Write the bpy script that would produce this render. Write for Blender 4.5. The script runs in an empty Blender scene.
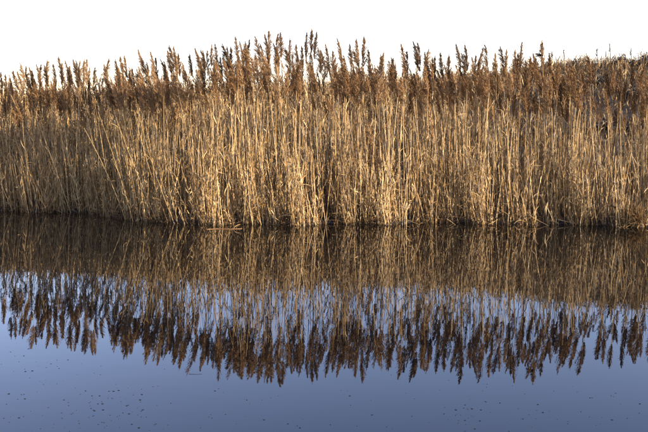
import bpy, math, random
import numpy as np
from mathutils import Vector, Quaternion, Matrix

# ------------------------------------------------------------------ camera, sky, sun, exposure
scene = bpy.context.scene
C = scene.collection
CAM_Z = 1.6                       # eye height above the water
PITCH = math.atan(101 / 900)      # looking slightly down
F_PX = 900.0                      # focal length in photo pixels (50 mm on a 36 mm sensor)
cam_d = bpy.data.cameras.new('camera')
cam = bpy.data.objects.new('camera', cam_d)
C.objects.link(cam)
cam.location = (0, 0, CAM_Z)
cam.rotation_euler = (math.pi / 2 - PITCH, 0, 0)
cam_d.sensor_width = 36
cam_d.lens = 50
cam_d.clip_end = 4000
scene.camera = cam

SUN_EL = math.radians(14)
SUN_AZ = math.radians(66)         # to the right of straight behind the camera
to_sun = Vector((math.sin(SUN_AZ) * math.cos(SUN_EL), -math.cos(SUN_AZ) * math.cos(SUN_EL), math.sin(SUN_EL)))
w = bpy.data.worlds.new('World')
scene.world = w
w.use_nodes = True
wn = w.node_tree
bg = wn.nodes['Background']
sky = wn.nodes.new('ShaderNodeTexSky')
sky.sky_type = 'NISHITA'
sky.sun_disc = False
sky.sun_elevation = SUN_EL
sky.sun_rotation = math.pi - SUN_AZ
sky.air_density = 1.0
sky.dust_density = 0.1
sky.ozone_density = 1.0
cast = wn.nodes.new('ShaderNodeMix')      # slightly violet-blue winter sky
cast.data_type = 'RGBA'; cast.blend_type = 'MULTIPLY'
cast.inputs[0].default_value = 1.0
cast.inputs[7].default_value = (1.06, 0.93, 1.15, 1)
wn.links.new(sky.outputs[0], cast.inputs[6])
wn.links.new(cast.outputs[2], bg.inputs[0])
bg.inputs[1].default_value = 0.15
sl = bpy.data.lights.new('sun', 'SUN')
sl.energy = 5.0
sl.angle = math.radians(0.5)
sl.color = (1.0, 0.86, 0.66)
sun = bpy.data.objects.new('sun', sl)
C.objects.link(sun)
sun.rotation_euler = to_sun.to_track_quat('Z', 'Y').to_euler()
sun.location = (20, -20, 20)
vs = scene.view_settings
vs.view_transform = 'Standard'
vs.look = 'None'
vs.exposure = 1.52
vs.gamma = 1.0
scene.cycles.max_bounces = 8
scene.cycles.transparent_max_bounces = 8

R = np.random.default_rng(7)
random.seed(7)


def px(x, y, d):
    """The point on the vertical plane Y = d seen at photo pixel (x, y)."""
    cx, cy = (x - 324) / F_PX, (216 - y) / F_PX
    dy = math.cos(PITCH) + cy * math.sin(PITCH)
    dz = -math.sin(PITCH) + cy * math.cos(PITCH)
    return Vector((cx / dy * d, d, CAM_Z + dz / dy * d))


def on_water(x, y):
    cx, cy = (x - 324) / F_PX, (216 - y) / F_PX
    dy = math.cos(PITCH) + cy * math.sin(PITCH)
    dz = -math.sin(PITCH) + cy * math.cos(PITCH)
    t = -CAM_Z / dz
    return Vector((cx * t, dy * t, 0))


# ------------------------------------------------------------------ the lie of the land
_e = [on_water(*p) for p in ((-60, 211), (0, 211), (60, 212), (100, 214), (122, 218), (150, 222), (180, 223), (250, 224.5), (330, 224), (420, 223),
                             (500, 223), (560, 224.5), (648, 225.5), (720, 226))]
EX = np.array([-80, -12] + [p.x for p in _e] + [7, 8.5, 10, 11.5, 14, 80]); EY = np.array([15.6, 15.3] + [p.y for p in _e] + [12.4, 11.4, 10.2, 9.2, 8.4, 7.0])  # unseen right-hand shore curved towards the camera to shade the lower reeds
_rid = [(-300, 95, 22), (0, 93, 22), (160, 88, 22.2), (324, 81, 22.4), (430, 76, 22.3), (505, 70, 22), (535, 61, 21.8), (552, 57.5, 21.7), (600, 57, 21.5), (648, 55, 21.4), (1000, 55, 21)]
_r = [px(*p) for p in _rid]
RX = np.array([p.x for p in _r]); RY = np.array([p.y for p in _r]); RZ = np.array([p.z for p in _r]) - 0.16


def edge(x):
    return np.interp(x, EX, EY) + 0.10 * np.sin(x * 4.3 + 0.7 * np.sin(x * 1.3)) + 0.06 * np.sin(x * 9.7 + 1) + 0.03 * np.sin(x * 23.0 + 2)


def ridge(x):
    return np.interp(x, RX, RY), np.interp(x, RX, RZ)


def ground_z(x, y):
    x = np.asarray(x, float); y = np.asarray(y, float)
    e = edge(x)
    ry, rz = ridge(x)
    t = y - e
    z = np.where(t < 0, np.maximum(-0.9, t * 0.55), 0.10 * np.minimum(t / 0.5, 1))
    up = np.clip((t - 1.3) / np.maximum(ry - e - 1.3, 1), 0, 1)
    z = z + np.where(t > 0, (rz - 0.1) * (up ** 0.9), 0)
    lump = 0.05 * np.sin(x * 1.9 + y) * np.sin(y * 1.3 + 0.5 * x) + 0.035 * np.sin(x * 4.3 + 2) * np.sin(y * 3.1 + x)
    z = z + lump * np.clip(t - 1, 0, 1)
    back = np.clip(y - ry, 0, None)
    z = z - np.minimum(back * 0.06, 0.9)
    # the bank the camera stands on
    near = np.clip(2.6 - y + 0.3 * np.sin(x * 1.7), 0, None)
    z = np.where(y < 8, np.maximum(z, np.minimum(-0.9 + near * 0.75, 0.13 + near * 0.01)), z)
    return z


# ------------------------------------------------------------------ mesh helpers
class Geo:
    """Collects vectorised quads; every vertex carries a tint, every face a material slot."""
    def __init__(self):
        self.v, self.f, self.t, self.m, self.n = [], [], [], [], 0

    def add(self, verts, faces, tint, mat=0):
        verts = np.asarray(verts, np.float32).reshape(-1, 3)
        faces = np.asarray(faces, np.int64).reshape(-1, 4)
        tint = np.broadcast_to(np.asarray(tint, np.float32), (len(verts),)) if np.ndim(tint) < 1 else np.asarray(tint, np.float32).reshape(-1)
        self.v.append(verts); self.f.append(faces + self.n); self.t.append(tint)
        self.m.append(np.full(len(faces), mat, np.int32)); self.n += len(verts)

    def mesh(self, name, mats, smooth=False):
        v = np.concatenate(self.v); f = np.concatenate(self.f); t = np.concatenate(self.t); m = np.concatenate(self.m)
        me = bpy.data.meshes.new(name)
        me.vertices.add(len(v)); me.vertices.foreach_set('co', v.ravel())
        me.loops.add(f.size); me.loops.foreach_set('vertex_index', f.ravel().astype(np.int32))
        me.polygons.add(len(f)); me.polygons.foreach_set('loop_start', np.arange(0, f.size, 4, dtype=np.int32))
        me.polygons.foreach_set('loop_total', np.full(len(f), 4, np.int32))
        for mt in mats:
            me.materials.append(mt)
        me.polygons.foreach_set('material_index', m)
        me.polygons.foreach_set('use_smooth', np.full(len(f), smooth, bool))
        a = me.attributes.new('tint', 'FLOAT', 'POINT'); a.data.foreach_set('value', t)
        me.update(calc_edges=True)
        return me


def unit(a):
    return a / np.maximum(np.linalg.norm(a, axis=-1, keepdims=True), 1e-9)


def stem_point(base, tip, bend, s):
    s = np.asarray(s)[..., None]
    return base + (tip - base) * s + bend * (4 * s * (1 - s))


def add_stems(g, base, tip, bend, r0, r1, tint, rings=6, sides=4, mat=0):
    """N tapered tubes along gently bowed lines."""
    n = len(base)
    s = np.linspace(0, 1, rings)
    P = stem_point(base[:, None], tip[:, None], bend[:, None], np.broadcast_to(s, (n, rings)))
    T = unit(np.gradient(P, axis=1))
    u = unit(np.cross(T, np.array([0.31, 0.95, 0.02])))
    v = np.cross(T, u)
    a = np.arange(sides) * 2 * np.pi / sides
    rad = (r0[:, None] * (1 - s) + r1[:, None] * s)
    V = P[:, :, None] + rad[:, :, None, None] * (u[:, :, None] * np.cos(a)[:, None] + v[:, :, None] * np.sin(a)[:, None])
    i = np.arange(n)[:, None, None] * rings * sides
    k = np.arange(rings - 1)[None, :, None] * sides
    j = np.arange(sides)[None, None, :]
    j2 = (j + 1) % sides
    F = np.stack([i + k + j, i + k + j2, i + k + sides + j2, i + k + sides + j], -1)
    g.add(V, F, np.repeat(tint, rings * sides), mat)


def add_leaves(g, p, phi, rise, length, width, droop, tint, mat=1, twist=None, segs=4):
    """N ribbon leaves: start at p, leave at azimuth phi and elevation rise, droop along the way."""
    n = len(p)
    out = np.stack([np.cos(phi), np.sin(phi), np.zeros(n)], -1)
    side = np.stack([-np.sin(phi), np.cos(phi), np.zeros(n)], -1)
    pts = [p]
    el = rise.copy()
    step = (length / (segs - 1))[:, None]
    for q in range(segs - 1):
        pts.append(pts[-1] + step * (out * np.cos(el)[:, None] + np.array([0, 0, 1.0]) * np.sin(el)[:, None]))
        el = el - droop / (segs - 1)
    P = np.stack(pts, 1)
    if twist is None:
        twist = R.normal(0, 0.9, n)
    tw0 = R.uniform(-1.2, 1.2, n)
    prof = np.array([0.55, 1.0, 0.8, 0.06]) if segs == 4 else np.array([0.6, 1.0, 0.08])
    T = unit(np.gradient(P, axis=1))
    ang = tw0[:, None] + twist[:, None] * np.linspace(0, 1, segs)
    nrm = np.cross(T, np.broadcast_to(side[:, None], T.shape))
    w_ = side[:, None] * np.cos(ang)[..., None] + nrm * np.sin(ang)[..., None]
    h = 0.5 * width[:, None, None] * prof[None, :, None]
    V = np.stack([P - w_ * h, P + w_ * h], 2)
    i = np.arange(n)[:, None] * segs * 2
    k = np.arange(segs - 1)[None] * 2
    F = np.stack([i + k, i + k + 1, i + k + 3, i + k + 2], -1)
    g.add(V, F, np.repeat(tint, segs * 2), mat)


def plume_arrays(rng, length=0.45, branches=46, spikes=6, bend=0.05, wide=1.0, fat=1.0):
    """One reed panicle along +Z, a feathery spearhead nodding towards +X. Returns quads (verts, tints)."""
    nb = branches
    L0 = length
    half = lambda z: 0.088 * wide * (L0 / 0.5) * np.interp(z, [0, 0.12, 0.32, 0.52, 0.72, 0.88, 1.0], [0.30, 0.62, 0.95, 1.0, 0.82, 0.46, 0.05])
    ze = 0.10 + 0.90 * rng.beta(1.6, 1.15, nb)                       # where each branch ends
    t0 = np.clip(ze - rng.uniform(0.14, 0.34, nb) * (1.15 - 0.75 * ze), 0, None)
    phi = rng.normal(0, 1.45, nb)
    r_end = half(ze) * np.sqrt(rng.uniform(0.05, 1.0, nb)) * (0.85 + 0.35 * np.cos(phi))
    # branches come in bunches: a few arms stand out from the rest
    r_end *= np.where(rng.uniform(0, 1, nb) < 0.10, 1.35, 1.0)
    axis = lambda t: np.stack([bend * t ** 2 + 0 * t, 0.004 * np.sin(9 * t), L0 * t], -1)
    rad = np.stack([np.cos(phi), np.sin(phi), np.zeros(nb)], -1)
    p0 = axis(t0)
    p1 = axis(ze) + rad * r_end[:, None]
    quads, tints = [], []
    wd = unit(np.cross(p1 - p0, rng.normal(size=(nb, 3)))) * 0.0014
    quads.append(np.stack([p0 - wd, p0 + wd, p1 + wd * 0.4, p1 - wd * 0.4], 1)); tints.append(rng.uniform(0.3, 0.6, nb))
    s = (np.arange(spikes) + rng.uniform(0.1, 0.9, (nb, spikes))) / spikes
    s = 0.15 + 0.85 * s
    small = (1.0 - 0.55 * ze)[:, None, None]
    c = p0[:, None] + (p1 - p0)[:, None] * s[..., None] + rng.normal(0, 0.0042, (nb, spikes, 3)) * small
    c[..., 0] += 0.010 * s ** 2 * (1 - ze[:, None])
    dd = unit(unit(p1 - p0)[:, None] + rng.normal(0, 0.17, (nb, spikes, 3)))
    L = rng.uniform(0.024, 0.046, (nb, spikes, 1)) * fat * (0.6 + 0.4 * small)
    W = rng.uniform(0.0046, 0.0092, (nb, spikes, 1)) * fat * (0.5 + 0.5 * small)
    ww = unit(np.cross(dd, rng.normal(size=(nb, spikes, 3))))
    quads.append(np.stack([c - dd * L / 2, c + ww * W / 2 - dd * L * .1, c + dd * L / 2, c - ww * W / 2 - dd * L * .1], 2).reshape(-1, 4, 3))
    tints.append(np.clip(0.52 + rng.normal(0, 0.10, (nb, spikes)) + rng.normal(0, 0.10, (nb, 1)), 0, 1).ravel())
    tt = np.linspace(0, 1, 6); ap = axis(tt)
    for q in range(5):
        r_ = 0.0026 * (1 - 0.17 * q); r2 = 0.0026 * (1 - 0.17 * (q + 1))
        for sd in (np.array([1, 0, 0]), np.array([0, 1, 0])):
            quads.append(np.stack([ap[q] - sd * r_, ap[q] + sd * r_, ap[q + 1] + sd * r2, ap[q + 1] - sd * r2])[None]); tints.append(np.array([0.6]))
    return np.concatenate(quads), np.concatenate(tints)


# ------------------------------------------------------------------ materials
def new_mat(name):
    m = bpy.data.materials.new(name); m.use_nodes = True
    nt = m.node_tree
    b = nt.nodes['Principled BSDF']
    return m, nt, b


def ramp(nt, stops):
    r = nt.nodes.new('ShaderNodeValToRGB')
    while len(r.color_ramp.elements) < len(stops):
        r.color_ramp.elements.new(0.5)
    for el, (p, c) in zip(r.color_ramp.elements, stops):
        el.position = p; el.color = (*c, 1)
    return r


def dry_material(name, stops, rough, translucent, grain=18.0, amount=0.22, stretch=(1, 1, .25), vary=0.36):
    """Dead plant matter: colour from the tint attribute and the object's own random number, grain on top."""
    m, nt, b = new_mat(name)
    N, L = nt.nodes, nt.links
    at = N.new('ShaderNodeAttribute'); at.attribute_name = 'tint'
    oi = N.new('ShaderNodeObjectInfo')
    mu = N.new('ShaderNodeMath'); mu.operation = 'MULTIPLY_ADD'
    L.new(oi.outputs['Random'], mu.inputs[0]); mu.inputs[1].default_value = vary; mu.inputs[2].default_value = -vary / 2
    ad = N.new('ShaderNodeMath'); ad.operation = 'ADD'
    L.new(at.outputs['Fac'], ad.inputs[0]); L.new(mu.outputs[0], ad.inputs[1])
    tc = N.new('ShaderNodeTexCoord'); mp = N.new('ShaderNodeMapping')
    mp.inputs['Scale'].default_value = stretch
    L.new(tc.outputs['Object'], mp.inputs[0])
    ns = N.new('ShaderNodeTexNoise'); ns.inputs['Scale'].default_value = grain; ns.inputs['Detail'].default_value = 3
    L.new(mp.outputs[0], ns.inputs[0])
    m2 = N.new('ShaderNodeMath'); m2.operation = 'MULTIPLY_ADD'
    L.new(ns.outputs[0], m2.inputs[0]); m2.inputs[1].default_value = amount * 2
    m2.inputs[2].default_value = -amount
    a2 = N.new('ShaderNodeMath'); a2.operation = 'ADD'; a2.use_clamp = True
    L.new(ad.outputs[0], a2.inputs[0]); L.new(m2.outputs[0], a2.inputs[1])
    r = ramp(nt, stops); L.new(a2.outputs[0], r.inputs[0])
    L.new(r.outputs[0], b.inputs['Base Color'])
    b.inputs['Roughness'].default_value = rough
    b.inputs['Specular IOR Level'].default_value = 0.25
    if translucent:
        tr = N.new('ShaderNodeBsdfTranslucent'); L.new(r.outputs[0], tr.inputs[0])
        mx = N.new('ShaderNodeMixShader'); mx.inputs[0].default_value = translucent
        L.new(b.outputs[0], mx.inputs[1]); L.new(tr.outputs[0], mx.inputs[2])
        L.new(mx.outputs[0], N['Material Output'].inputs[0])
    return m


M_STEM = dry_material('dry_reed_stem', [(0.0, (0.075, 0.043, 0.019)), (0.3, (0.23, 0.134, 0.052)), (0.65, (0.41, 0.262, 0.107)), (1.0, (0.57, 0.405, 0.20))], 0.5, 0)
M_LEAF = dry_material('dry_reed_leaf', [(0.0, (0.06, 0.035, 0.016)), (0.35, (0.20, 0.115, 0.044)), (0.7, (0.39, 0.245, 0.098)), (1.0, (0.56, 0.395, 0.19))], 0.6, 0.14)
M_PLUME = dry_material('reed_plume', [(0.0, (0.045, 0.023, 0.011)), (0.4, (0.145, 0.074, 0.028)), (0.75, (0.29, 0.16, 0.065)), (1.0, (0.42, 0.265, 0.125))], 0.7, 0.14, grain=9, amount=0.12, stretch=(1, 1, 1), vary=0.62)
M_GRASS = dry_material('dry_bank_grass', [(0.0, (0.05, 0.04, 0.03)), (0.4, (0.14, 0.10, 0.058)), (0.7, (0.29, 0.20, 0.10)), (1.0, (0.42, 0.30, 0.155))], 0.65, 0.12, grain=2.0, amount=0.3, stretch=(1, 1, 1))
M_TWIG = dry_material('dark_twig', [(0.0, (0.03, 0.024, 0.02)), (0.6, (0.08, 0.06, 0.045)), (1.0, (0.17, 0.13, 0.085))], 0.7, 0)
M_WEED = dry_material('grey_weed', [(0.0, (0.10, 0.09, 0.08)), (0.6, (0.2, 0.17, 0.14)), (1.0, (0.3, 0.26, 0.2))], 0.7, 0)
M_DEBRIS = dry_material('wet_leaf_fragment', [(0.0, (0.006, 0.005, 0.004)), (0.6, (0.014, 0.011, 0.009)), (1.0, (0.03, 0.024, 0.018))], 0.5, 0)
M_WETSTEM = dry_material('wet_floating_stem', [(0.0, (0.05, 0.025, 0.012)), (0.5, (0.16, 0.08, 0.033)), (1.0, (0.28, 0.155, 0.065))], 0.4, 0, grain=40, amount=0.4, stretch=(1, 1, 1))


def ground_material():
    m, nt, b = new_mat('bank_soil')
    N, L = nt.nodes, nt.links
    tc = N.new('ShaderNodeTexCoord')
    n1 = N.new('ShaderNodeTexNoise'); n1.inputs['Scale'].default_value = 1.3; n1.inputs['Detail'].default_value = 8
    n2 = N.new('ShaderNodeTexNoise'); n2.inputs['Scale'].default_value = 22; n2.inputs['Detail'].default_value = 6
    L.new(tc.outputs['Object'], n1.inputs[0]); L.new(tc.outputs['Object'], n2.inputs[0])
    r = ramp(nt, [(0.3, (0.03, 0.022, 0.014)), (0.55, (0.062, 0.043, 0.025)), (0.75, (0.115, 0.08, 0.043))])
    mx = N.new('ShaderNodeMath'); mx.operation = 'MULTIPLY_ADD'
    L.new(n2.outputs[0], mx.inputs[0]); mx.inputs[1].default_value = 0.6; L.new(n1.outputs[0], mx.inputs[2])
    sb = N.new('ShaderNodeMath'); sb.operation = 'SUBTRACT'; L.new(mx.outputs[0], sb.inputs[0]); sb.inputs[1].default_value = 0.3
    L.new(sb.outputs[0], r.inputs[0])
    # wet mud near the water line
    ge = N.new('ShaderNodeNewGeometry'); sp = N.new('ShaderNodeSeparateXYZ'); L.new(ge.outputs['Position'], sp.inputs[0])
    mr = N.new('ShaderNodeMapRange'); mr.inputs[1].default_value = 0.05; mr.inputs[2].default_value = 0.3
    L.new(sp.outputs[2], mr.inputs[0])
    mc = N.new('ShaderNodeMix'); mc.data_type = 'RGBA'
    mc.inputs[6].default_value = (0.022, 0.017, 0.012, 1); L.new(mr.outputs[0], mc.inputs[0]); L.new(r.outputs[0], mc.inputs[7])
    L.new(mc.outputs[2], b.inputs['Base Color'])
    b.inputs['Roughness'].default_value = 0.85
    bp = N.new('ShaderNodeBump'); bp.inputs['Strength'].default_value = 0.6; bp.inputs['Distance'].default_value = 0.05
    L.new(n2.outputs[0], bp.inputs['Height']); L.new(bp.outputs[0], b.inputs['Normal'])
    return m


def water_material():
    m, nt, b = new_mat('still_dark_water')
    N, L = nt.nodes, nt.links
    b.inputs['Base Color'].default_value = (0.0022, 0.0026, 0.003, 1)
    b.inputs['Roughness'].default_value = 0.006
    b.inputs['IOR'].default_value = 1.333
    tc = N.new('ShaderNodeTexCoord')
    mp = N.new('ShaderNodeMapping'); mp.inputs['Scale'].default_value = (1.0, 1.9, 1.0)
    L.new(tc.outputs['Object'], mp.inputs[0])
    n1 = N.new('ShaderNodeTexNoise'); n1.inputs['Scale'].default_value = 3.2; n1.inputs['Detail'].default_value = 2.0
    L.new(mp.outputs[0], n1.inputs[0])
    n2 = N.new('ShaderNodeTexNoise'); n2.inputs['Scale'].default_value = 14; n2.inputs['Detail'].default_value = 1.0
    L.new(mp.outputs[0], n2.inputs[0])
    ma = N.new('ShaderNodeMath'); ma.operation = 'MULTIPLY_ADD'
    L.new(n2.outputs[0], ma.inputs[0]); ma.inputs[1].default_value = 0.05; L.new(n1.outputs[0], ma.inputs[2])
    bp = N.new('ShaderNodeBump'); bp.inputs['Strength'].default_value = 1.0; bp.inputs['Distance'].default_value = 0.00022
    L.new(ma.outputs[0], bp.inputs['Height']); L.new(bp.outputs[0], b.inputs['Normal'])
    return m


# ------------------------------------------------------------------ ground and water
def link(name, data, parent=None):
    o = bpy.data.objects.new(name, data); C.objects.link(o)
    if parent is not None:
        o.parent = parent
    return o


gx = np.concatenate([[-1500, -400, -120, -60, -35], np.linspace(-22, 22, 221), [35, 60, 120, 400, 1500]])
gy = np.concatenate([[-800, -150, -40, -15, -6], np.linspace(-3, 4, 36), np.linspace(4.5, 12, 12), np.linspace(12.2, 32, 160), [36, 45, 70, 150, 500, 2500]])
X, Y = np.meshgrid(gx, gy)
Z = ground_z(X, Y)
gg = Geo()
ny, nx = X.shape
ii = (np.arange(ny - 1)[:, None] * nx + np.arange(nx - 1)[None])
gg.add(np.stack([X, Y, Z], -1), np.stack([ii, ii + 1, ii + nx + 1, ii + nx], -1), 0.5)
ground = link('ground', gg.mesh('ground', [ground_material()], True)); ground['kind'] = 'structure'
wg = Geo()
wg.add([[-1400, -1.5, 0], [1400, -1.5, 0], [1400, 19, 0], [-1400, 19, 0]], [[0, 1, 2, 3]], 0.5)
water = link('water', wg.mesh('water', [water_material()])); water['kind'] = 'structure'

# ------------------------------------------------------------------ the skyline of plumes, read off the photograph: (x, y) of each plume tip
TIPS = [(0.7, 70), (5, 73), (9, 74), (12, 68), (17, 70), (20, 61.5), (26, 65), (29, 66), (32, 69), (36, 63), (41, 63), (44, 64), (47.5, 58), (53, 62), (58, 54.5),
        (62, 61), (65, 59), (69, 63), (73, 58), (76, 59), (80, 59.5), (84, 58), (87, 57.4), (90, 66), (95, 66), (103.6, 63), (109, 57), (115, 58), (120, 54), (124, 54),
        (129, 66), (132, 66), (138, 48), (142, 57), (146.5, 61), (150.5, 50.5), (155.7, 56), (160, 58), (164, 60), (167, 49.5), (169, 44), (173, 44.6), (175.6, 52),
        (178, 52), (182.5, 62), (189, 52), (194.7, 46.7), (198, 54), (200.5, 49), (203, 49.5), (207, 49), (212, 43), (215, 42.5), (220, 56), (222, 42.5), (226.7, 45),
        (230.5, 44.6), (235, 35), (239.6, 40), (245, 40), (249.5, 38), (255, 34.7), (260, 43), (264.7, 33), (268.5, 29), (273, 42), (278, 32), (280.5, 31), (285, 46.5),
        (290, 37), (296, 42), (301.5, 44.5), (306.7, 31), (311.5, 27), (316.7, 30.5), (318, 46), (320.7, 49), (325.4, 43), (332.5, 49.5), (337, 37), (343.6, 54),
        (349.5, 43), (353, 48), (356, 37), (364, 34), (368, 48), (374, 64), (380.4, 53), (383.6, 51), (391, 56), (393.6, 57), (401, 42.5), (407, 49.5), (413, 40),
        (417.6, 41), (425, 51), (429, 48), (432, 56), (435, 54), (440, 51), (444, 63.5), (448.6, 53), (456, 42.6), (461.5, 51.7), (464.6, 44), (472, 56), (475.7, 54),
        (483, 48), (484.7, 43), (495, 52), (500, 45.4), (507, 48), (515, 47.5), (518, 51.7), (522, 40.6), (530, 55), (533, 52), (541.5, 39), (549, 52), (559, 62),
        (568, 66), (571, 64), (588, 55), (592, 60), (606, 70), (613, 68), (620, 65), (627, 79), (633, 58), (640, 73), (645, 63)]
SKX = np.array([-900, -40] + [t[0] for t in TIPS] + [700, 1500]); SKY = np.array([72, 72] + [t[1] for t in TIPS] + [66, 66.0])
_k = np.arange(-900, 1501, 4.0); _s = np.interp(_k, SKX, SKY)
_s = np.convolve(np.pad(_s, 6, mode='edge'), np.ones(13) / 13, 'valid')


def skyline(x):
    return np.interp(x, _k, _s)


def mid_depth(x):          # how far back the tall plumes stand
    return np.interp(x, [-100, 0, 120, 324, 540, 700], [16.0, 15.9, 15.5, 14.9, 14.2, 13.9])


def to_px(X_, Y_):
    return 324 + 900 * X_ / (Y_ * math.cos(PITCH) + 0.05)


# ------------------------------------------------------------------ reed thicket: everything too crowded to count
g = Geo()


def height_at(xp, yp, d):
    """world height of photo row yp on the plane Y = d (vectorised)"""
    cy = (216 - yp) / F_PX
    return CAM_Z + (-math.sin(PITCH) + cy * math.cos(PITCH)) / (math.cos(PITCH) + cy * math.sin(PITCH)) * d


def scatter(n, t0, t1, power=1.0):
    x = R.uniform(-9.5, 12.0, n)
    x = x + 0.05 * np.sin(x * 9.1 + 0.4) + 0.08 * np.sin(x * 3.7 + 1.0)      # reeds stand in loose clumps
    t = t0 + (t1 - t0) * R.uniform(0, 1, n) ** power
    y = edge(x) + t
    return x, y, t


def bend_of(n, s):
    return np.stack([R.normal(-0.3 * s, s, n), R.normal(0, s, n), np.zeros(n)], -1)


def dress(base, tip, bend, per, lo, hi, lmin, lmax, wmin, wmax, tint, up=0.45):
    """leaves along stems"""
    n = len(base)
    idx = np.repeat(np.arange(n), per)
    m = len(idx)
    s = R.uniform(lo, hi, m)
    p = stem_point(base[idx], tip[idx], bend[idx], s)
    rise = np.where(R.uniform(0, 1, m) < up, R.uniform(0.85, 1.5, m), np.where(R.uniform(0, 1, m) < 0.75, R.uniform(-1.5, -0.8, m), R.uniform(-0.8, 0.8, m)))
    add_leaves(g, p, R.uniform(0, 2 * np.pi, m), rise, R.uniform(lmin, lmax, m), R.uniform(wmin, wmax, m), R.normal(0.35, 0.6, m),
               np.clip(tint[idx] + R.normal(0, 0.3, m), 0, 1), 1)


# tall stems behind and among the individual ones
n = 1900
x, y, t = scatter(n, 0.1, 2.7, 0.9)
xp = to_px(x, y)
keep = R.uniform(0, 1, n) < np.interp(xp, [-200, 430, 520, 560, 900], [1, 1, 0.7, 0.55, 0.55])
x, y, xp = x[keep], y[keep], xp[keep]; n = len(x)
yp = skyline(xp) + R.gamma(2.2, 8, n) + np.interp(xp, [480, 560], [9, 2])
base = np.stack([x, y, ground_z(x, y) - 0.05], -1)
tip = np.stack([x + R.normal(-0.05, 0.10, n), y + R.normal(0, 0.08, n), np.where(x > 5.6, R.uniform(2.1, 2.95, n), height_at(xp, yp, y)) - 0.42], -1)
bend = bend_of(n, 0.035)
tint = np.clip(R.normal(0.46, 0.22, n), 0, 1)
add_stems(g, base, tip, bend, R.uniform(0.0036, 0.0062, n), R.uniform(0.0018, 0.003, n), tint, 7)
dress(base, tip, bend, 3, 0.3, 0.86, 0.08, 0.22, 0.007, 0.013, tint)
dress(base, tip, bend, 9, 0.05, 0.55, 0.05, 0.16, 0.006, 0.013, tint + 0.06)
PV = [plume_arrays(np.random.default_rng(50 + q), R.uniform(0.38, 0.5), 66, 5, R.uniform(0.02, 0.10), R.uniform(0.75, 1.2), 1.25) for q in range(10)]
has = np.where(R.uniform(0, 1, n) < np.interp(xp, [430, 540], [0.8, 0.5]))[0]
for q, (PQ, PT) in enumerate(PV):
    sel = has[has % 10 == q]
    k = len(sel)
    if not k:
        continue
    az = np.where(R.uniform(0, 1, k) < 0.65, R.normal(np.pi, 0.7, k), R.uniform(0, 6.28, k))
    sc = R.uniform(0.8, 1.1, k)
    lean = unit(tip[sel] - base[sel])
    ca, sa = np.cos(az), np.sin(az)
    xx = PQ[None, ..., 0] * ca[:, None, None] - PQ[None, ..., 1] * sa[:, None, None]
    yy = PQ[None, ..., 0] * sa[:, None, None] + PQ[None, ..., 1] * ca[:, None, None]
    zz = np.broadcast_to(PQ[None, ..., 2], xx.shape)
    V = np.stack([xx, yy, zz], -1) * sc[:, None, None, None]
    V[..., 0] += V[..., 2] * lean[:, 0][:, None, None] * 1.3
    V[..., 1] += V[..., 2] * lean[:, 1][:, None, None]
    V = V + tip[sel][:, None, None]
    F = np.arange(V.shape[0] * V.shape[1] * 4).reshape(-1, 4)
    off = R.normal(0, 0.19, k)
    g.add(V, F, np.clip(PT[None, :, None] + off[:, None, None] + np.zeros((1, 1, 4)), 0, 1).reshape(-1), 2)

# broken and bare stems of middling height
n = 2000
x, y, t = scatter(n, 0.02, 2.2, 1.1)
keep = R.uniform(0, 1, n) < np.interp(to_px(x, y), [430, 540], [1, 0.35]) + 0.4 * (t < 0.5)
x, y = x[keep], y[keep]; n = len(x)
h = R.uniform(0.8, 1.75, n) * np.interp(to_px(x, y), [0, 300, 700], [0.88, 1.0, 0.98])
base = np.stack([x, y, ground_z(x, y) - 0.05], -1)
tip = base + np.stack([R.normal(-0.05, 0.09, n), R.normal(-0.01, 0.08, n), h], -1)
bend = bend_of(n, 0.04)
tint = np.clip(R.normal(0.44, 0.24, n), 0, 1)
add_stems(g, base, tip, bend, R.uniform(0.0034, 0.006, n), R.uniform(0.002, 0.0032, n), tint, 6)
dress(base, tip, bend, 16, 0.12, 1.0, 0.05, 0.15, 0.006, 0.013, tint + 0.06)

# leafy understorey, about waist high
n = 7000
x, y, t = scatter(n, -0.10, 2.6, 1.25)
h = R.uniform(0.35, 1.15, n)
base = np.stack([x, y, ground_z(x, y) - 0.05], -1)
tip = base + np.stack([R.normal(-0.04, 0.09, n), R.normal(-0.02, 0.08, n), h], -1)
bend = bend_of(n, 0.03)
tint = np.clip(R.normal(0.46, 0.24, n), 0, 1)
add_stems(g, base, tip, bend, R.uniform(0.003, 0.006, n), R.uniform(0.0015, 0.003, n), tint, 4)
dress(base, tip, bend, 12, 0.1, 1.0, 0.05, 0.16, 0.006, 0.013, tint + 0.04)

# short reeds and rank growth running up the bank behind
n = 13500
x = R.uniform(-14, 14, n); e = edge(x); ry, rz = ridge(x)
u = R.uniform(0, 1, n)
y = e + 2.2 + (ry - e - 2.0) * u
xp = to_px(x, y)
dens = np.interp(xp, [-300, 440, 530, 600, 1200], [1, 1, 0.75, 0.6, 0.6])
dens = np.where((xp > 470) & (u < 0.72), dens * np.interp(xp, [470, 525], [1, 0.55]), dens)
keep = R.uniform(0, 1, n) < dens
x, y, u, xp = x[keep], y[keep], u[keep], xp[keep]; n = len(x)
h = R.uniform(0.35, 0.95, n) * (1 - 0.72 * u ** 1.5)
base = np.stack([x, y, ground_z(x, y) - 0.04], -1)
tip = base + np.stack([R.normal(-0.05, 0.15, n), R.normal(0, 0.13, n), h], -1)
bend = bend_of(n, 0.03)
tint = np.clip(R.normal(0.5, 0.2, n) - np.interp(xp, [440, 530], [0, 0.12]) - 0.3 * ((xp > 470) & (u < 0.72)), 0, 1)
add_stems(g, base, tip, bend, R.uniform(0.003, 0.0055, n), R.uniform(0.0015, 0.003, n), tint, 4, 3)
dress(base, tip, bend, 6, 0.15, 1.0, 0.10, 0.28, 0.010, 0.020, tint)

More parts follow.
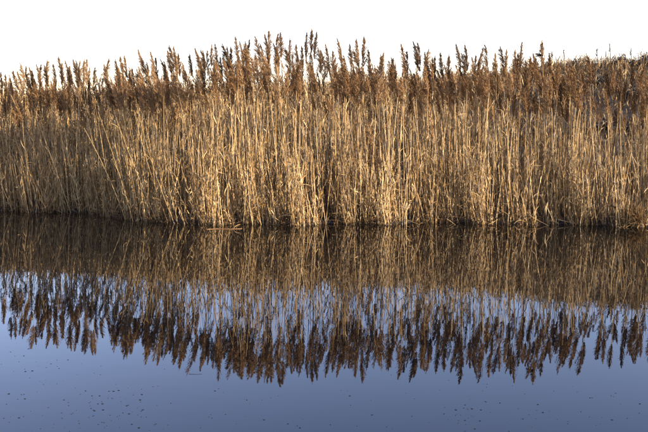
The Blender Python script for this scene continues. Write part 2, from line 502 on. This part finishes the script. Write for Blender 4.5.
# fallen litter along the water's edge
n = 2600
x, y, t = scatter(n, -0.05, 1.2, 1.3)
p = np.stack([x, y, np.maximum(ground_z(x, y), 0) + R.uniform(0.005, 0.10, n)], -1)
add_leaves(g, p, R.uniform(0, 6.28, n), R.normal(0.15, 0.35, n), R.uniform(0.12, 0.4, n), R.uniform(0.006, 0.015, n), R.normal(0.3, 0.4, n), R.uniform(0.05, 0.6, n), 1)

# dark leaf pieces added along the margin to paint shade at the reed foot
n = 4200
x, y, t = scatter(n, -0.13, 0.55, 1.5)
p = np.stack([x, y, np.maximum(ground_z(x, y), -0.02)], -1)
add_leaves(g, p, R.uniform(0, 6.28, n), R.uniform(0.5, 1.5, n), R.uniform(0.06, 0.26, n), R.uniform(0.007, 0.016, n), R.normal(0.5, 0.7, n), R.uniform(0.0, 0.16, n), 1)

thicket = link('reed_thicket', g.mesh('reed_thicket', [M_STEM, M_LEAF, M_PLUME]))
thicket['kind'] = 'stuff'
thicket['label'] = 'dense crowd of dry tan reeds and leaves along the far bank'
thicket['category'] = 'reeds'

# ------------------------------------------------------------------ dry grass on the bank
n = 60000
g = Geo()
x = R.uniform(-16, 16, n); e = edge(x); ry, rz = ridge(x)
y = e + 3.0 + (ry - e - 2.4) * R.uniform(0, 1, n) ** 0.6
kp = (to_px(x, y) < 500) | (ridge(x)[0] - y < 2.3) | (R.uniform(0, 1, n) < 0.25)
x, y = x[kp], y[kp]; n = len(x)
p = np.stack([x, y, ground_z(x, y) - 0.01], -1)
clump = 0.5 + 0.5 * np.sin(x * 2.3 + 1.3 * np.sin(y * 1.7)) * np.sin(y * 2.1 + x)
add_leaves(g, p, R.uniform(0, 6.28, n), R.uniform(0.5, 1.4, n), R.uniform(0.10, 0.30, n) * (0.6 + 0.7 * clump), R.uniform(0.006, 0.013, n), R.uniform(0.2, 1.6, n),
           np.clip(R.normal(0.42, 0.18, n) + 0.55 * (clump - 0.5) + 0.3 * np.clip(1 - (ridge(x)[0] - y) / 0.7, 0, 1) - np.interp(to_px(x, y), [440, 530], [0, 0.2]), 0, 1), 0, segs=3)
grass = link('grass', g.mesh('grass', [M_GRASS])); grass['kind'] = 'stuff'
grass['label'] = 'short dry straw-coloured grass covering the bank behind the reeds'
grass['category'] = 'grass'

# ------------------------------------------------------------------ individual reeds: prototypes, then copies
PROTO = []


def single(name, geo, mats, smooth=False):
    return geo.mesh(name, mats, smooth)


def make_proto(q, plume=True):
    """Meshes of one reed 2.7 m tall: stem, leaves, plume. Returns list of (part name, mesh) and the tip point."""
    rng = np.random.default_rng(300 + q)
    H = 2.7
    pl = 0.40 + 0.14 * rng.uniform() if plume else 0
    top = np.array([[rng.normal(-0.02, 0.03), rng.normal(0, 0.02), H - pl]])
    base = np.zeros((1, 3)); bend = np.array([[rng.normal(0, 0.035), rng.normal(0, 0.03), 0]])
    gs = Geo(); add_stems(gs, base, top, bend, np.array([rng.uniform(0.0062, 0.0085)]), np.array([rng.uniform(0.003, 0.004)]), np.array([0.66]), 11, 6)
    # swollen nodes
    for s in np.linspace(0.08, 0.9, 9):
        c = stem_point(base, top, bend, np.array([s]))
        c2 = stem_point(base, top, bend, np.array([s + 0.006]))
        rr = 0.0082 * (1 - 0.45 * s)
        add_stems(gs, c, c2, np.zeros((1, 3)), np.array([rr]), np.array([rr]), np.array([0.35]), 2, 6)
    parts = [('stem', gs.mesh('stem', [M_STEM], True))]
    nl = int(rng.integers(6, 9))
    for k in range(nl):
        gl = Geo()
        s = 0.2 + 0.75 * (k + rng.uniform(0, 1)) / nl
        c = stem_point(base, top, bend, np.array([s]))
        upw = rng.uniform() < 0.55
        add_leaves(gl, c, np.array([rng.uniform(0, 6.28)]), np.array([rng.uniform(0.8, 1.4) if upw else rng.uniform(-1.5, -0.75)]), np.array([rng.uniform(0.14, 0.30)]),
                   np.array([rng.uniform(0.010, 0.018)]), np.array([rng.normal(0.3, 0.5)]), np.array([rng.uniform(0.35, 0.8)]), 0)
        parts.append(('leaf', gl.mesh('leaf', [M_LEAF])))
    tip = top[0].copy()
    if plume:
        bnd = rng.uniform(0.01, 0.11)
        PQ, PT = plume_arrays(rng, pl, 140, 8, bnd, rng.uniform(0.75, 1.25), 1.08)
        az = np.pi + rng.normal(0, 0.6)
        ca, sa = np.cos(az), np.sin(az)
        V = np.stack([PQ[..., 0] * ca - PQ[..., 1] * sa, PQ[..., 0] * sa + PQ[..., 1] * ca, PQ[..., 2]], -1) + top[0] - np.array([0, 0, 0.01])
        gp = Geo(); gp.add(V, np.arange(V.shape[0] * 4).reshape(-1, 4), np.repeat(PT, 4), 0)
        parts.append(('plume', gp.mesh('plume', [M_PLUME])))
        tip = top[0] + np.array([bnd * ca, bnd * sa, pl])
    return parts, Vector(tip)


PLUMED = [make_proto(q) for q in range(14)]
BARE = [make_proto(40 + q, False) for q in range(5)]


def plant(proto, base, tip, spin, label, group, name='reed'):
    """A copy of a prototype reed: its root stands at base, its topmost point at tip."""
    parts, ptip = proto
    root = bpy.data.objects.new(name, None); C.objects.link(root)
    root.empty_display_size = 0.1
    q0 = Quaternion((0, 0, 1), spin)
    src = q0 @ ptip
    dst = tip - base
    root.rotation_mode = 'QUATERNION'
    root.rotation_quaternion = src.rotation_difference(dst) @ q0
    s = dst.length / src.length
    root.scale = (s, s, s)
    root.location = base
    root['label'] = label; root['category'] = 'reed'; root['group'] = group
    for nm, me in parts:
        o = bpy.data.objects.new(nm, me); C.objects.link(o); o.parent = root
    return root


def gz(x, y):
    return float(ground_z(np.array([x]), np.array([y]))[0])


# landmarks by which a skyline plume can be found; the rest are counted off from the nearest one
LAND = {14: 'tall pointed brown-plumed reed standing above the others near the left end of the skyline',
        5: 'slender brown-plumed reed, tallest of the first few from the left frame edge',
        32: 'lone dark narrow-plumed reed rising clear of its neighbours left of the central crest',
        22: 'broad blunt brown-plumed reed just left of the first deep white gap in the skyline',
        41: 'one of two close tall-plumed reeds, right-hand one, where the skyline steps up',
        46: 'thin upright pale-plumed reed in the notch left of the central crest',
        57: 'tall slender-plumed reed that begins the central crest on its left',
        64: 'broad rust-brown plumed reed, tallest in the left half of the central crest',
        69: 'isolated spearhead-plumed reed standing between the two peaks of the central crest',
        73: 'tallest reed of all, slim dark plume at the peak of the central crest',
        79: 'tall reed with bushy plume just right of the central crest',
        84: 'tall plumed reed leaning at the left rim of the wide white gap',
        86: 'low-plumed reed sunk in the bottom of the wide white gap',
        91: 'tall straight brown-plumed reed right of the wide white gap',
        93: 'tallest of the three plumed reeds close right of the wide white gap',
        102: 'left one of two pale upright plumed reeds on the right-hand skyline',
        108: 'reed with curved sickle-shaped pale plume above a dark bushy head',
        114: 'tall slim plumed reed with a side spur, left of the bank crest',
        117: 'feathery plumed reed with a dark ragged leaf, alone above the bank crest',
        122: 'tall double-looking plumed reed reaching up across the bank crest at right',
        124: 'pale buff plumed reed in front of the dark bank at right',
        127: 'reed with pale plume bent over to the right before the dark bank'}
ORD = ['', 'first', 'second', 'third', 'fourth', 'fifth', 'sixth', 'seventh']
SHORT = {14: 'the tall pointed plume near the left end', 5: 'the slender plume nearest the left frame edge', 32: 'the lone dark narrow plume', 22: 'the broad blunt plume beside the first deep gap',
         41: 'the close tall pair', 46: 'the thin pale plume in the notch', 57: 'the slender plume that begins the crest', 64: 'the broad rust plume on the crest',
         69: 'the isolated spearhead plume', 73: 'the tallest plume of all', 79: 'the bushy plume beyond the crest', 84: 'the leaning plume at the wide gap',
         86: 'the low plume in the wide gap', 91: 'the straight plume beyond the wide gap', 93: 'the tallest of the three beyond the gap', 102: 'the two pale upright plumes',
         108: 'the curved sickle plume', 114: 'the slim plume with a side spur', 117: 'the feathery plume above the bank', 122: 'the double plume across the bank crest',
         124: 'the pale buff plume before the bank', 127: 'the pale bent-over plume'}


def sky_label(i):
    if i in LAND:
        return LAND[i]
    k = min(LAND, key=lambda j: abs(j - i))
    side = 'right' if i > k else 'left'
    return f"brown-plumed reed, {ORD[min(abs(i - k), 7)]} skyline tip {side} of {SHORT[k]}"


rnd = random.Random(3)
flip = random.Random(11)
for i, (tx, ty) in enumerate(TIPS):
    d = float(mid_depth(tx)) + rnd.uniform(-0.55, 0.55)
    if tx > 555:
        d = rnd.uniform(13.4, 14.6)
    P = px(tx, ty, d)
    lean = rnd.gauss(0.09, 0.12)
    bx, by = P.x + lean, d + rnd.uniform(-0.12, 0.12)
    by = max(by, float(edge(np.array([bx]))[0]) + 0.12)
    if i in (127,):
        bx = P.x - 0.35
    B = Vector((bx, by, gz(bx, by) - 0.03))
    r = plant(PLUMED[i % 14 if i not in (117,) else 3], B, P, rnd.uniform(-0.6, 0.6) + (math.pi if flip.random() < 0.22 and i != 117 else 0), sky_label(i), 'plumed reeds along the skyline')
    if i == 117:      # its dark ragged flag leaf
        gl = Geo()
        inv = 2.7
        for a, rs, ln in ((3.1, 0.30, 0.24), (3.4, 0.05, 0.20), (2.8, 0.55, 0.22), (3.3, 0.42, 0.25), (3.0, 0.15, 0.23), (3.2, 0.2, 0.2), (3.6, 0.35, 0.22)):
            add_leaves(gl, np.array([[-0.03, -0.03, 2.44]]), np.array([a]), np.array([rs]), np.array([ln * 0.62]), np.array([0.045]), np.array([0.5]), np.array([0.05]), 0, np.array([0.3]))
        o = link('leaf', gl.mesh('leaf', [M_TWIG]), r)

# lower heads in front of the mass
LOWER = []
for i in range(100):
    tx = rnd.uniform(-25, 670) if i < 66 else rnd.uniform(470, 655)
    e0 = float(edge(np.array([(tx - 324) / 900 * 14]))[0])
    d = e0 + rnd.uniform(0.15, 1.1)
    ty = float(skyline(tx)) + (rnd.uniform(14, 40) if tx < 470 else rnd.uniform(6, 46))
    P = px(tx, ty, d)
    bx, by = P.x + rnd.gauss(0.06, 0.13), d + rnd.uniform(-0.1, 0.1)
    by = max(by, e0 + 0.1)
    B = Vector((bx, by, gz(bx, by) - 0.03))
    LOWER.append((ty, min(LAND, key=lambda j: abs(TIPS[j][0] - tx)), plant(PLUMED[rnd.randrange(14)], B, P, rnd.uniform(-0.8, 0.8), '', 'lower plumed reeds below the skyline')))
NTH = ['highest', 'second-highest', 'third-highest', 'fourth-highest', 'fifth-highest', 'sixth-highest', 'seventh-highest', 'eighth-highest', 'ninth-highest', 'tenth-highest',
       'eleventh-highest', 'twelfth-highest', 'thirteenth-highest', 'fourteenth-highest', 'fifteenth-highest', 'sixteenth-highest', 'seventeenth-highest', 'eighteenth-highest', 'nineteenth-highest', 'twentieth-highest']
for k in LAND:
    for q, (_, _k2, o) in enumerate(sorted((e for e in LOWER if e[1] == k), key=lambda e: e[0])):
        o['label'] = f'{NTH[q]} low-set plumed reed under {SHORT[k]}'

# leaning bare stems at the water's edge: base px, top px
LEAN = [((124, 220.5), (84, 128), 'thin bare reed stem leaning left from the water, leftmost of the leaning fan'),
        ((132, 222), (98, 112), 'bright bare reed stem leaning left, second of the leaning fan at left'),
        ((143, 219), (122, 110), 'steep thin reed stem in the middle of the leaning fan at left'),
        ((149, 220), (128, 120), 'thin grey reed stem beside the middle of the leaning fan'),
        ((157, 222.5), (116, 118), 'bright straight reed stem crossing the leaning fan at a slant'),
        ((169, 222.5), (134, 110), 'long pale reed stem near the right end of the leaning fan'),
        ((174, 225), (138, 112), 'rightmost pale reed stem of the leaning fan, foot in the water'),
        ((199, 223), (176, 84), 'long pale reed stem rising steeply to the skyline right of the leaning fan'),
        ((203, 222), (190, 100), 'pale reed stem close beside the long steep one'),
        ((218, 216), (188, 120), 'short slanting reed stem right of the long steep pale pair'),
        ((267, 222.5), (222, 108), 'slanting pale reed stem left of centre leaning towards the left'),
        ((250, 224), (247, 118), 'upright pale reed stem standing in the water left of centre'),
        ((330, 222), (404, 92), 'dark reed stem leaning strongly to the right through the centre')]
for (b, t_, lab) in LEAN:
    ex = (b[0] - 324) / 900 * 14
    B = on_water(*b)
    by = max(B.y, float(edge(np.array([B.x]))[0]) - 0.12) if b[0] != 330 else 14.2
    B = Vector((B.x, by, -0.04))
    P = px(t_[0], t_[1], by + rnd.uniform(0.05, 0.3))
    plant(BARE[rnd.randrange(5)], B, P, rnd.uniform(0, 6), lab, 'bare leaning reed stems at the water edge')
FRONT = []
for i in range(52):
    bx_ = -20 + 690 * (i + rnd.uniform(0, 1)) / 52
    X0 = (bx_ - 324) / 900 * 13.6
    by = float(edge(np.array([X0]))[0]) + rnd.uniform(-0.05, 0.35)
    B = Vector((X0, by, min(gz(X0, by), 0.05) - 0.03))
    P = px(bx_ + rnd.gauss(-5, 8), rnd.uniform(88, 150), by + rnd.uniform(-0.1, 0.2))
    FRONT.append((bx_, min(LAND, key=lambda j: abs(TIPS[j][0] - bx_)), plant(BARE[rnd.randrange(5)], B, P, rnd.uniform(0, 6), '', 'upright bare reed stems at the water edge')))
for k in LAND:
    for q, (_, _k2, o) in enumerate(sorted((e for e in FRONT if e[1] == k), key=lambda e: e[0])):
        o['label'] = f'{ORD[q + 1]} bare front stem from left below {SHORT[k]}'


# ------------------------------------------------------------------ bent and floating stems
def bent_stem(name, pts, r0, r1, mat, label, cat, twigs=(), group=None):
    pts = np.array(pts, float)
    tt = np.linspace(0, 1, len(pts)); t2 = np.linspace(0, 1, 12)
    # smooth polyline
    P = np.stack([np.interp(t2, tt, pts[:, k]) for k in range(3)], -1)
    for _ in range(3):
        P[1:-1] = (P[:-2] + 2 * P[1:-1] + P[2:]) / 4
    root = bpy.data.objects.new(name, None); C.objects.link(root); root.location = Vector(P[0])
    L = P - P[0]
    gs = Geo()
    T = unit(np.gradient(L, axis=0)); u = unit(np.cross(T, np.array([0.1, 0.2, 0.97]))); v = np.cross(T, u)
    a = np.arange(6) * math.pi / 3
    rad = np.linspace(r0, r1, 12)
    V = L[:, None] + rad[:, None, None] * (u[:, None] * np.cos(a)[:, None] + v[:, None] * np.sin(a)[:, None])
    k = np.arange(11)[:, None] * 6; j = np.arange(6)[None]
    gs.add(V, np.stack([k + j, k + (j + 1) % 6, k + 6 + (j + 1) % 6, k + 6 + j], -1), 0.6)
    link('stem', gs.mesh('stem', [mat], True), root)
    for (s, phi, rise, ln) in twigs:
        gl = Geo()
        c = L[int(s * 11)][None]
        add_leaves(gl, c, np.array([phi]), np.array([rise]), np.array([ln]), np.array([0.011]), np.array([1.3]), np.array([0.6]), 0)
        link('leaf', gl.mesh('leaf', [M_LEAF]), root)
    root['label'] = label; root['category'] = cat
    if group:
        root['group'] = group
    return root


def wpt(x, y, z=0.0):
    p = on_water(x, y); return (p.x, p.y, z)


bent_stem('floating_reed_stem', [wpt(207, 229.4, .001), wpt(217, 229.0, .004), wpt(226, 229.15, .003), wpt(234, 229.3, .004), wpt(242, 228.7, .003)], 0.0062, 0.0035, M_WETSTEM,
          'orange-brown reed stem floating flat on the water below the reeds', 'floating stem', [(0.9, 1.2, 0.9, 0.09), (0.75, 0.4, 0.9, 0.13), (0.35, 2.2, 0.3, 0.07)], 'fallen stems at the water line')
d0 = 13.2
B = [px(392, 217, d0), px(400, 217.6, d0 - .05), px(409, 220.5, d0 - .1), px(420, 225, d0 - .2)]
bent_stem('bent_reed_stem', [(p.x, p.y, max(p.z, -0.02)) for p in B], 0.009, 0.004, M_STEM, 'pale broken reed stem bowing down into the water right of centre', 'fallen stem', [(0.3, 0.3, 0.2, 0.12)], 'fallen stems at the water line')
B = [px(526, 212, d0), px(533, 218, d0 - .05), px(541, 222, d0 - .1), px(549, 226, d0 - .2)]
bent_stem('bent_reed_stem', [(p.x, p.y, max(p.z, -0.02)) for p in B], 0.009, 0.004, M_STEM, 'pale curved reed stem arching down to the water before the right-hand reeds', 'fallen stem', [(0.5, 0.5, 0.3, 0.14)], 'fallen stems at the water line')
B = [px(558, 219.5, d0), px(566, 221.5, d0 - .05), px(576, 223.5, d0 - .1)]
bent_stem('bent_reed_stem', [(p.x, p.y, p.z) for p in B], 0.007, 0.004, M_STEM, 'short pale reed stem lying almost level just above the water at right', 'fallen stem', (), 'fallen stems at the water line')
B = [px(447, 219, d0), px(453, 223, d0 - .08), px(457, 227.5, d0 - .15)]
bent_stem('bent_reed_stem', [(p.x, p.y, max(p.z, -0.02)) for p in B], 0.006, 0.003, M_STEM, 'small broken reed stem slanting into the water between the two bowed stems', 'fallen stem', (), 'fallen stems at the water line')
B = [px(514, 224, d0 - .1), px(517, 220.5, d0 - .1), px(522, 220, d0 - .1), px(526, 222, d0)]
bent_stem('bent_reed_stem', [(p.x, p.y, max(p.z, -0.02)) for p in B], 0.006, 0.003, M_STEM, 'small hooped reed stem beside the curved one at the water line', 'fallen stem', (), 'fallen stems at the water line')
B = [px(278, 218, d0), px(290, 213, d0 - .1), px(302, 207, d0 - .1), px(312, 205, d0)]
bent_stem('bent_reed_stem', [(p.x, p.y, p.z) for p in B], 0.006, 0.003, M_STEM, 'thin grey reed stem lying slantwise across the upright stems near centre', 'fallen stem', (), 'fallen stems at the water line')
bent_stem('floating_twig', [wpt(189, 374.2, .0002), wpt(196, 374.5, .0002), wpt(202, 374.1, .0002)], 0.0016, 0.001, M_DEBRIS, 'thin dark twig floating flat in open water at left', 'twig', (), 'floating twigs')
bent_stem('floating_twig', [wpt(562, 322.2, .0002), wpt(566, 322.6, .0002), wpt(571, 322.4, .0002)], 0.003, 0.0015, M_DEBRIS, 'short dark twig floating among the reflected stems at right', 'twig', (), 'floating twigs')

# ------------------------------------------------------------------ tussock, weeds and scrub
P = px(636, 222, 12.95)
t_root = bpy.data.objects.new('grass_tussock', None); C.objects.link(t_root); t_root.location = (P.x, 12.95, 0.0)
gt = Geo(); n = 1500
ang = R.uniform(0, 6.28, n)
p = np.stack([R.normal(0, 0.07, n), R.normal(0, 0.06, n), R.uniform(0, 0.12, n)], -1)
add_leaves(gt, p, ang, R.uniform(0.15, 1.55, n), R.uniform(0.08, 0.42, n) * (0.75 + 0.35 * np.sin(ang * 3 + 1)), R.uniform(0.004, 0.009, n), R.uniform(-0.2, 2.0, n), np.clip(R.normal(0.5, 0.3, n), 0, 1), 0)
blades = link('blades', gt.mesh('blades', [M_LEAF]), t_root); blades['kind'] = 'stuff'
gt = Geo()
add_stems(gt, np.zeros((1, 3)), np.array([[0, 0, 0.13]]), np.zeros((1, 3)), np.array([0.13]), np.array([0.05]), np.array([0.1]), 4, 9)
link('root_crown', gt.mesh('root_crown', [M_LEAF]), t_root)
t_root['label'] = 'low tan grass tussock overhanging the water at the right frame edge'; t_root['category'] = 'tussock'

WEEDS = [(553, 52, 'left of the others'), (565, 49.5, 'second from the left'), (598, 49, 'just right of the double plume'),
         (611, 43, 'tallest of the weeds'), (632, 49, 'farthest to the right')]
for (wx, wy, where) in WEEDS:
    d = float(ridge(np.array([(wx - 324) / 900 * 21.6]))[0][0]) - 0.1
    P = px(wx, wy, d); z0 = gz(P.x, d)
    root = bpy.data.objects.new('weed_stalk', None); C.objects.link(root); root.location = (P.x, d, z0 - 0.02)
    h = max(P.z - z0, 0.2); top = np.array([[-0.03, 0, h]])
    gs = Geo(); add_stems(gs, np.zeros((1, 3)), top, np.array([[0.01, 0, 0]]), np.array([0.012]), np.array([0.006]), np.array([0.4]), 5, 5)
    link('stem', gs.mesh('stem', [M_WEED]), root)
    gs = Geo(); k = 40
    s = R.uniform(0.6, 1.0, k)
    add_leaves(gs, np.zeros((k, 3)) + top * s[:, None], R.uniform(0, 6.28, k), R.uniform(0.6, 1.4, k), R.uniform(0.05, 0.10, k), R.uniform(0.008, 0.014, k), R.normal(0, .4, k), R.uniform(0.1, 0.8, k), 0, segs=3)
    link('seed_head', gs.mesh('seed_head', [M_WEED]), root)
    root['label'] = f'thin grey dead weed stalk on the bank crest, {where}'; root['category'] = 'weed'; root['group'] = 'weed stalks on the bank crest'

SHRUBS = [(577, 61, 21.0, 0.22, 'low dark scrubby bush on the bank crest right of the double plume'), (622, 57, 21.1, 0.2, 'dark scrubby bush on the bank crest towards the right'),
          (644, 56, 21.0, 0.25, 'dark scrubby bush on the bank crest at the right frame edge'), (521, 76, 21, 0.5, 'dark low bush on the bank slope behind the reeds left of the crest'),
          (505, 84, 20, 0.45, 'grey dark bush low on the bank slope behind the right-hand plumes'), (600, 78, 20, 0.55, 'dark bush halfway up the bank slope behind the pale buff plume'),
          (556, 92, 19, 0.7, 'dark bush on the bank slope seen between stems below the feathery plume'), (640, 90, 19, 0.7, 'dark bush on the bank slope at the right edge, behind the reed stems'),
          (578, 112, 17.2, 0.75, 'low dark bush at the foot of the bank behind the double plume'), (532, 112, 17.2, 0.7, 'low dark bush at the foot of the bank below the spurred plume'),
          (618, 112, 17.2, 0.75, 'low dark bush at the foot of the bank below the bent-over plume'), (655, 116, 17.2, 0.7, 'low dark bush at the foot of the bank cut by the right frame edge')]
for (sx, sy, d, rad, lab) in SHRUBS:
    P = px(sx, sy, d); z0 = gz(P.x, d)
    root = bpy.data.objects.new('scrub_bush', None); C.objects.link(root); root.location = (P.x, d, z0)
    h = max(P.z - z0, 0.3)
    k = 90
    ang = R.uniform(0, 6.28, k); rr = np.sqrt(R.uniform(0, 1, k)) * rad
    tips = np.stack([np.cos(ang) * rr * 1.3, np.sin(ang) * rr, h * R.uniform(0.35, 1.0, k) * (1.05 - 0.75 * (rr / rad) ** 1.5)], -1)
    gs = Geo(); add_stems(gs, np.stack([R.normal(0, .05, k), R.normal(0, .05, k), np.zeros(k)], -1), tips, np.stack([R.normal(0, .03, k), R.normal(0, .03, k), np.full(k, .05)], -1),
                          np.full(k, 0.006), np.full(k, 0.002), R.uniform(0, 1, k), 4, 4)
    link('branches', gs.mesh('branches', [M_TWIG]), root)
    gs = Geo(); idx = np.repeat(np.arange(k), 10); m_ = len(idx)
    q = tips[idx] * R.uniform(0.35, 1.0, m_)[:, None] + R.normal(0, 0.03, (m_, 3))
    q[:, 2] = np.abs(q[:, 2])
    add_leaves(gs, q, R.uniform(0, 6.28, m_), R.uniform(-0.6, 1.2, m_), R.uniform(0.04, 0.10, m_), R.uniform(0.015, 0.03, m_), R.normal(0.5, .5, m_), R.uniform(0, 1, m_), 0, segs=3)
    link('foliage', gs.mesh('foliage', [M_TWIG]), root)
    root['label'] = lab; root['category'] = 'bush'; root['group'] = 'dark scrub on the bank'

# ------------------------------------------------------------------ specks floating on the water
BIG = [(64, 400), (85.5, 391), (92, 396), (99.7, 396), (109, 391.4), (113.5, 391.4), (118.6, 390.6), (98, 404), (102.7, 404), (94.4, 411), (103, 410), (126.7, 406), (123, 413),
       (129, 414), (131.8, 424.4), (139, 428), (142, 394.6), (140, 400), (142.6, 410), (500, 403), (538, 404.6), (543, 412.6), (523, 419), (465, 420.5), (475, 429), (480, 421),
       (481, 410), (472, 409), (456, 410), (444, 414), (465, 405), (10.6, 352), (24, 356), (28.5, 349), (51, 364), (32.5, 371), (25.6, 371.6), (59, 368.5), (68, 360), (300, 428),
       (247, 400), (264, 420), (215, 391), (9, 394), (25, 399), (590, 398), (612, 420), (640, 404), (350, 396), (372, 415), (19, 418), (288, 424)]


def fragment_mesh(q):
    rng = np.random.default_rng(900 + q)
    gs = Geo()
    k = 8; a = np.arange(k) * 2 * np.pi / k
    r_ = rng.uniform(0.7, 1.15, k)
    ring0 = np.stack([np.cos(a) * r_ * 1.5, np.sin(a) * r_ * 0.9, np.full(k, -0.15)], -1)
    ring1 = ring0 * 0.72 + np.array([0, 0, 0.42]) + np.stack([0 * a, 0 * a, rng.normal(0, .1, k)], -1)
    ring2 = ring0 * 0.12 + np.array([0, 0, 0.5])
    V = np.concatenate([ring0, ring1, ring2])
    F = [[i, (i + 1) % k, k + (i + 1) % k, k + i] for i in range(k)] + [[k + i, k + (i + 1) % k, 2 * k + (i + 1) % k, 2 * k + i] for i in range(k)] + [[2 * k, 2 * k + 2, 2 * k + 4, 2 * k + 6]]
    gs.add(V, F, 0.4)
    return gs


FRAG = [fragment_mesh(q).mesh('leaf_fragment', [M_DEBRIS], True) for q in range(4)]
for i, (fx, fy) in enumerate(BIG):
    p = on_water(fx, fy)
    o = link('leaf_fragment', FRAG[i % 4]); o.location = (p.x, p.y, 0.001)
    s = rnd.uniform(0.0034, 0.0060); o.scale = (s, s, s * 0.5); o.rotation_euler = (0, 0, rnd.uniform(-0.6, 0.6))
    if fx < 80 and fy < 380:
        lab, grp = 'dark speck of leaf floating below the reflected plumes at the left edge', 'specks below the reflection at left'
    elif fx < 160:
        lab, grp = 'dark speck of leaf in the scattered cluster on open water at lower left', 'specks at lower left'
    elif fx < 430:
        lab, grp = 'lone dark speck of leaf floating on open water at lower middle', 'specks at lower middle'
    else:
        lab, grp = 'dark speck of leaf in the loose scatter on open water at lower right', 'specks at lower right'
    o['label'] = lab; o['category'] = 'leaf speck'; o['group'] = grp
gs = Geo()
fg = fragment_mesh(11)
fv, ff = fg.v[0], fg.f[0]
for i in range(260):
    c = rnd.choice(BIG)
    fx, fy = (rnd.gauss(c[0], 22), rnd.gauss(c[1], 14)) if i < 170 else (rnd.uniform(-60, 710), rnd.uniform(352, 470))
    if fy < float(418 - 0.97 * skyline(fx)) or fy < 345:
        fy = rnd.uniform(398, 445)
    p = on_water(fx, fy); s = rnd.uniform(0.0018, 0.0040); a = rnd.uniform(0, 3)
    V = fv.copy() * s
    V = np.stack([V[:, 0] * math.cos(a) - V[:, 1] * math.sin(a) + p.x, V[:, 0] * math.sin(a) + V[:, 1] * math.cos(a) + p.y, V[:, 2] * 0.6 + 0.0006], -1)
    gs.add(V, ff, 0.3 + 0.5 * rnd.random())
o = link('floating_debris', gs.mesh('floating_debris', [M_DEBRIS])); o['kind'] = 'stuff'
o['label'] = 'tiny dark specks of leaf litter sprinkled over the still water'; o['category'] = 'debris'
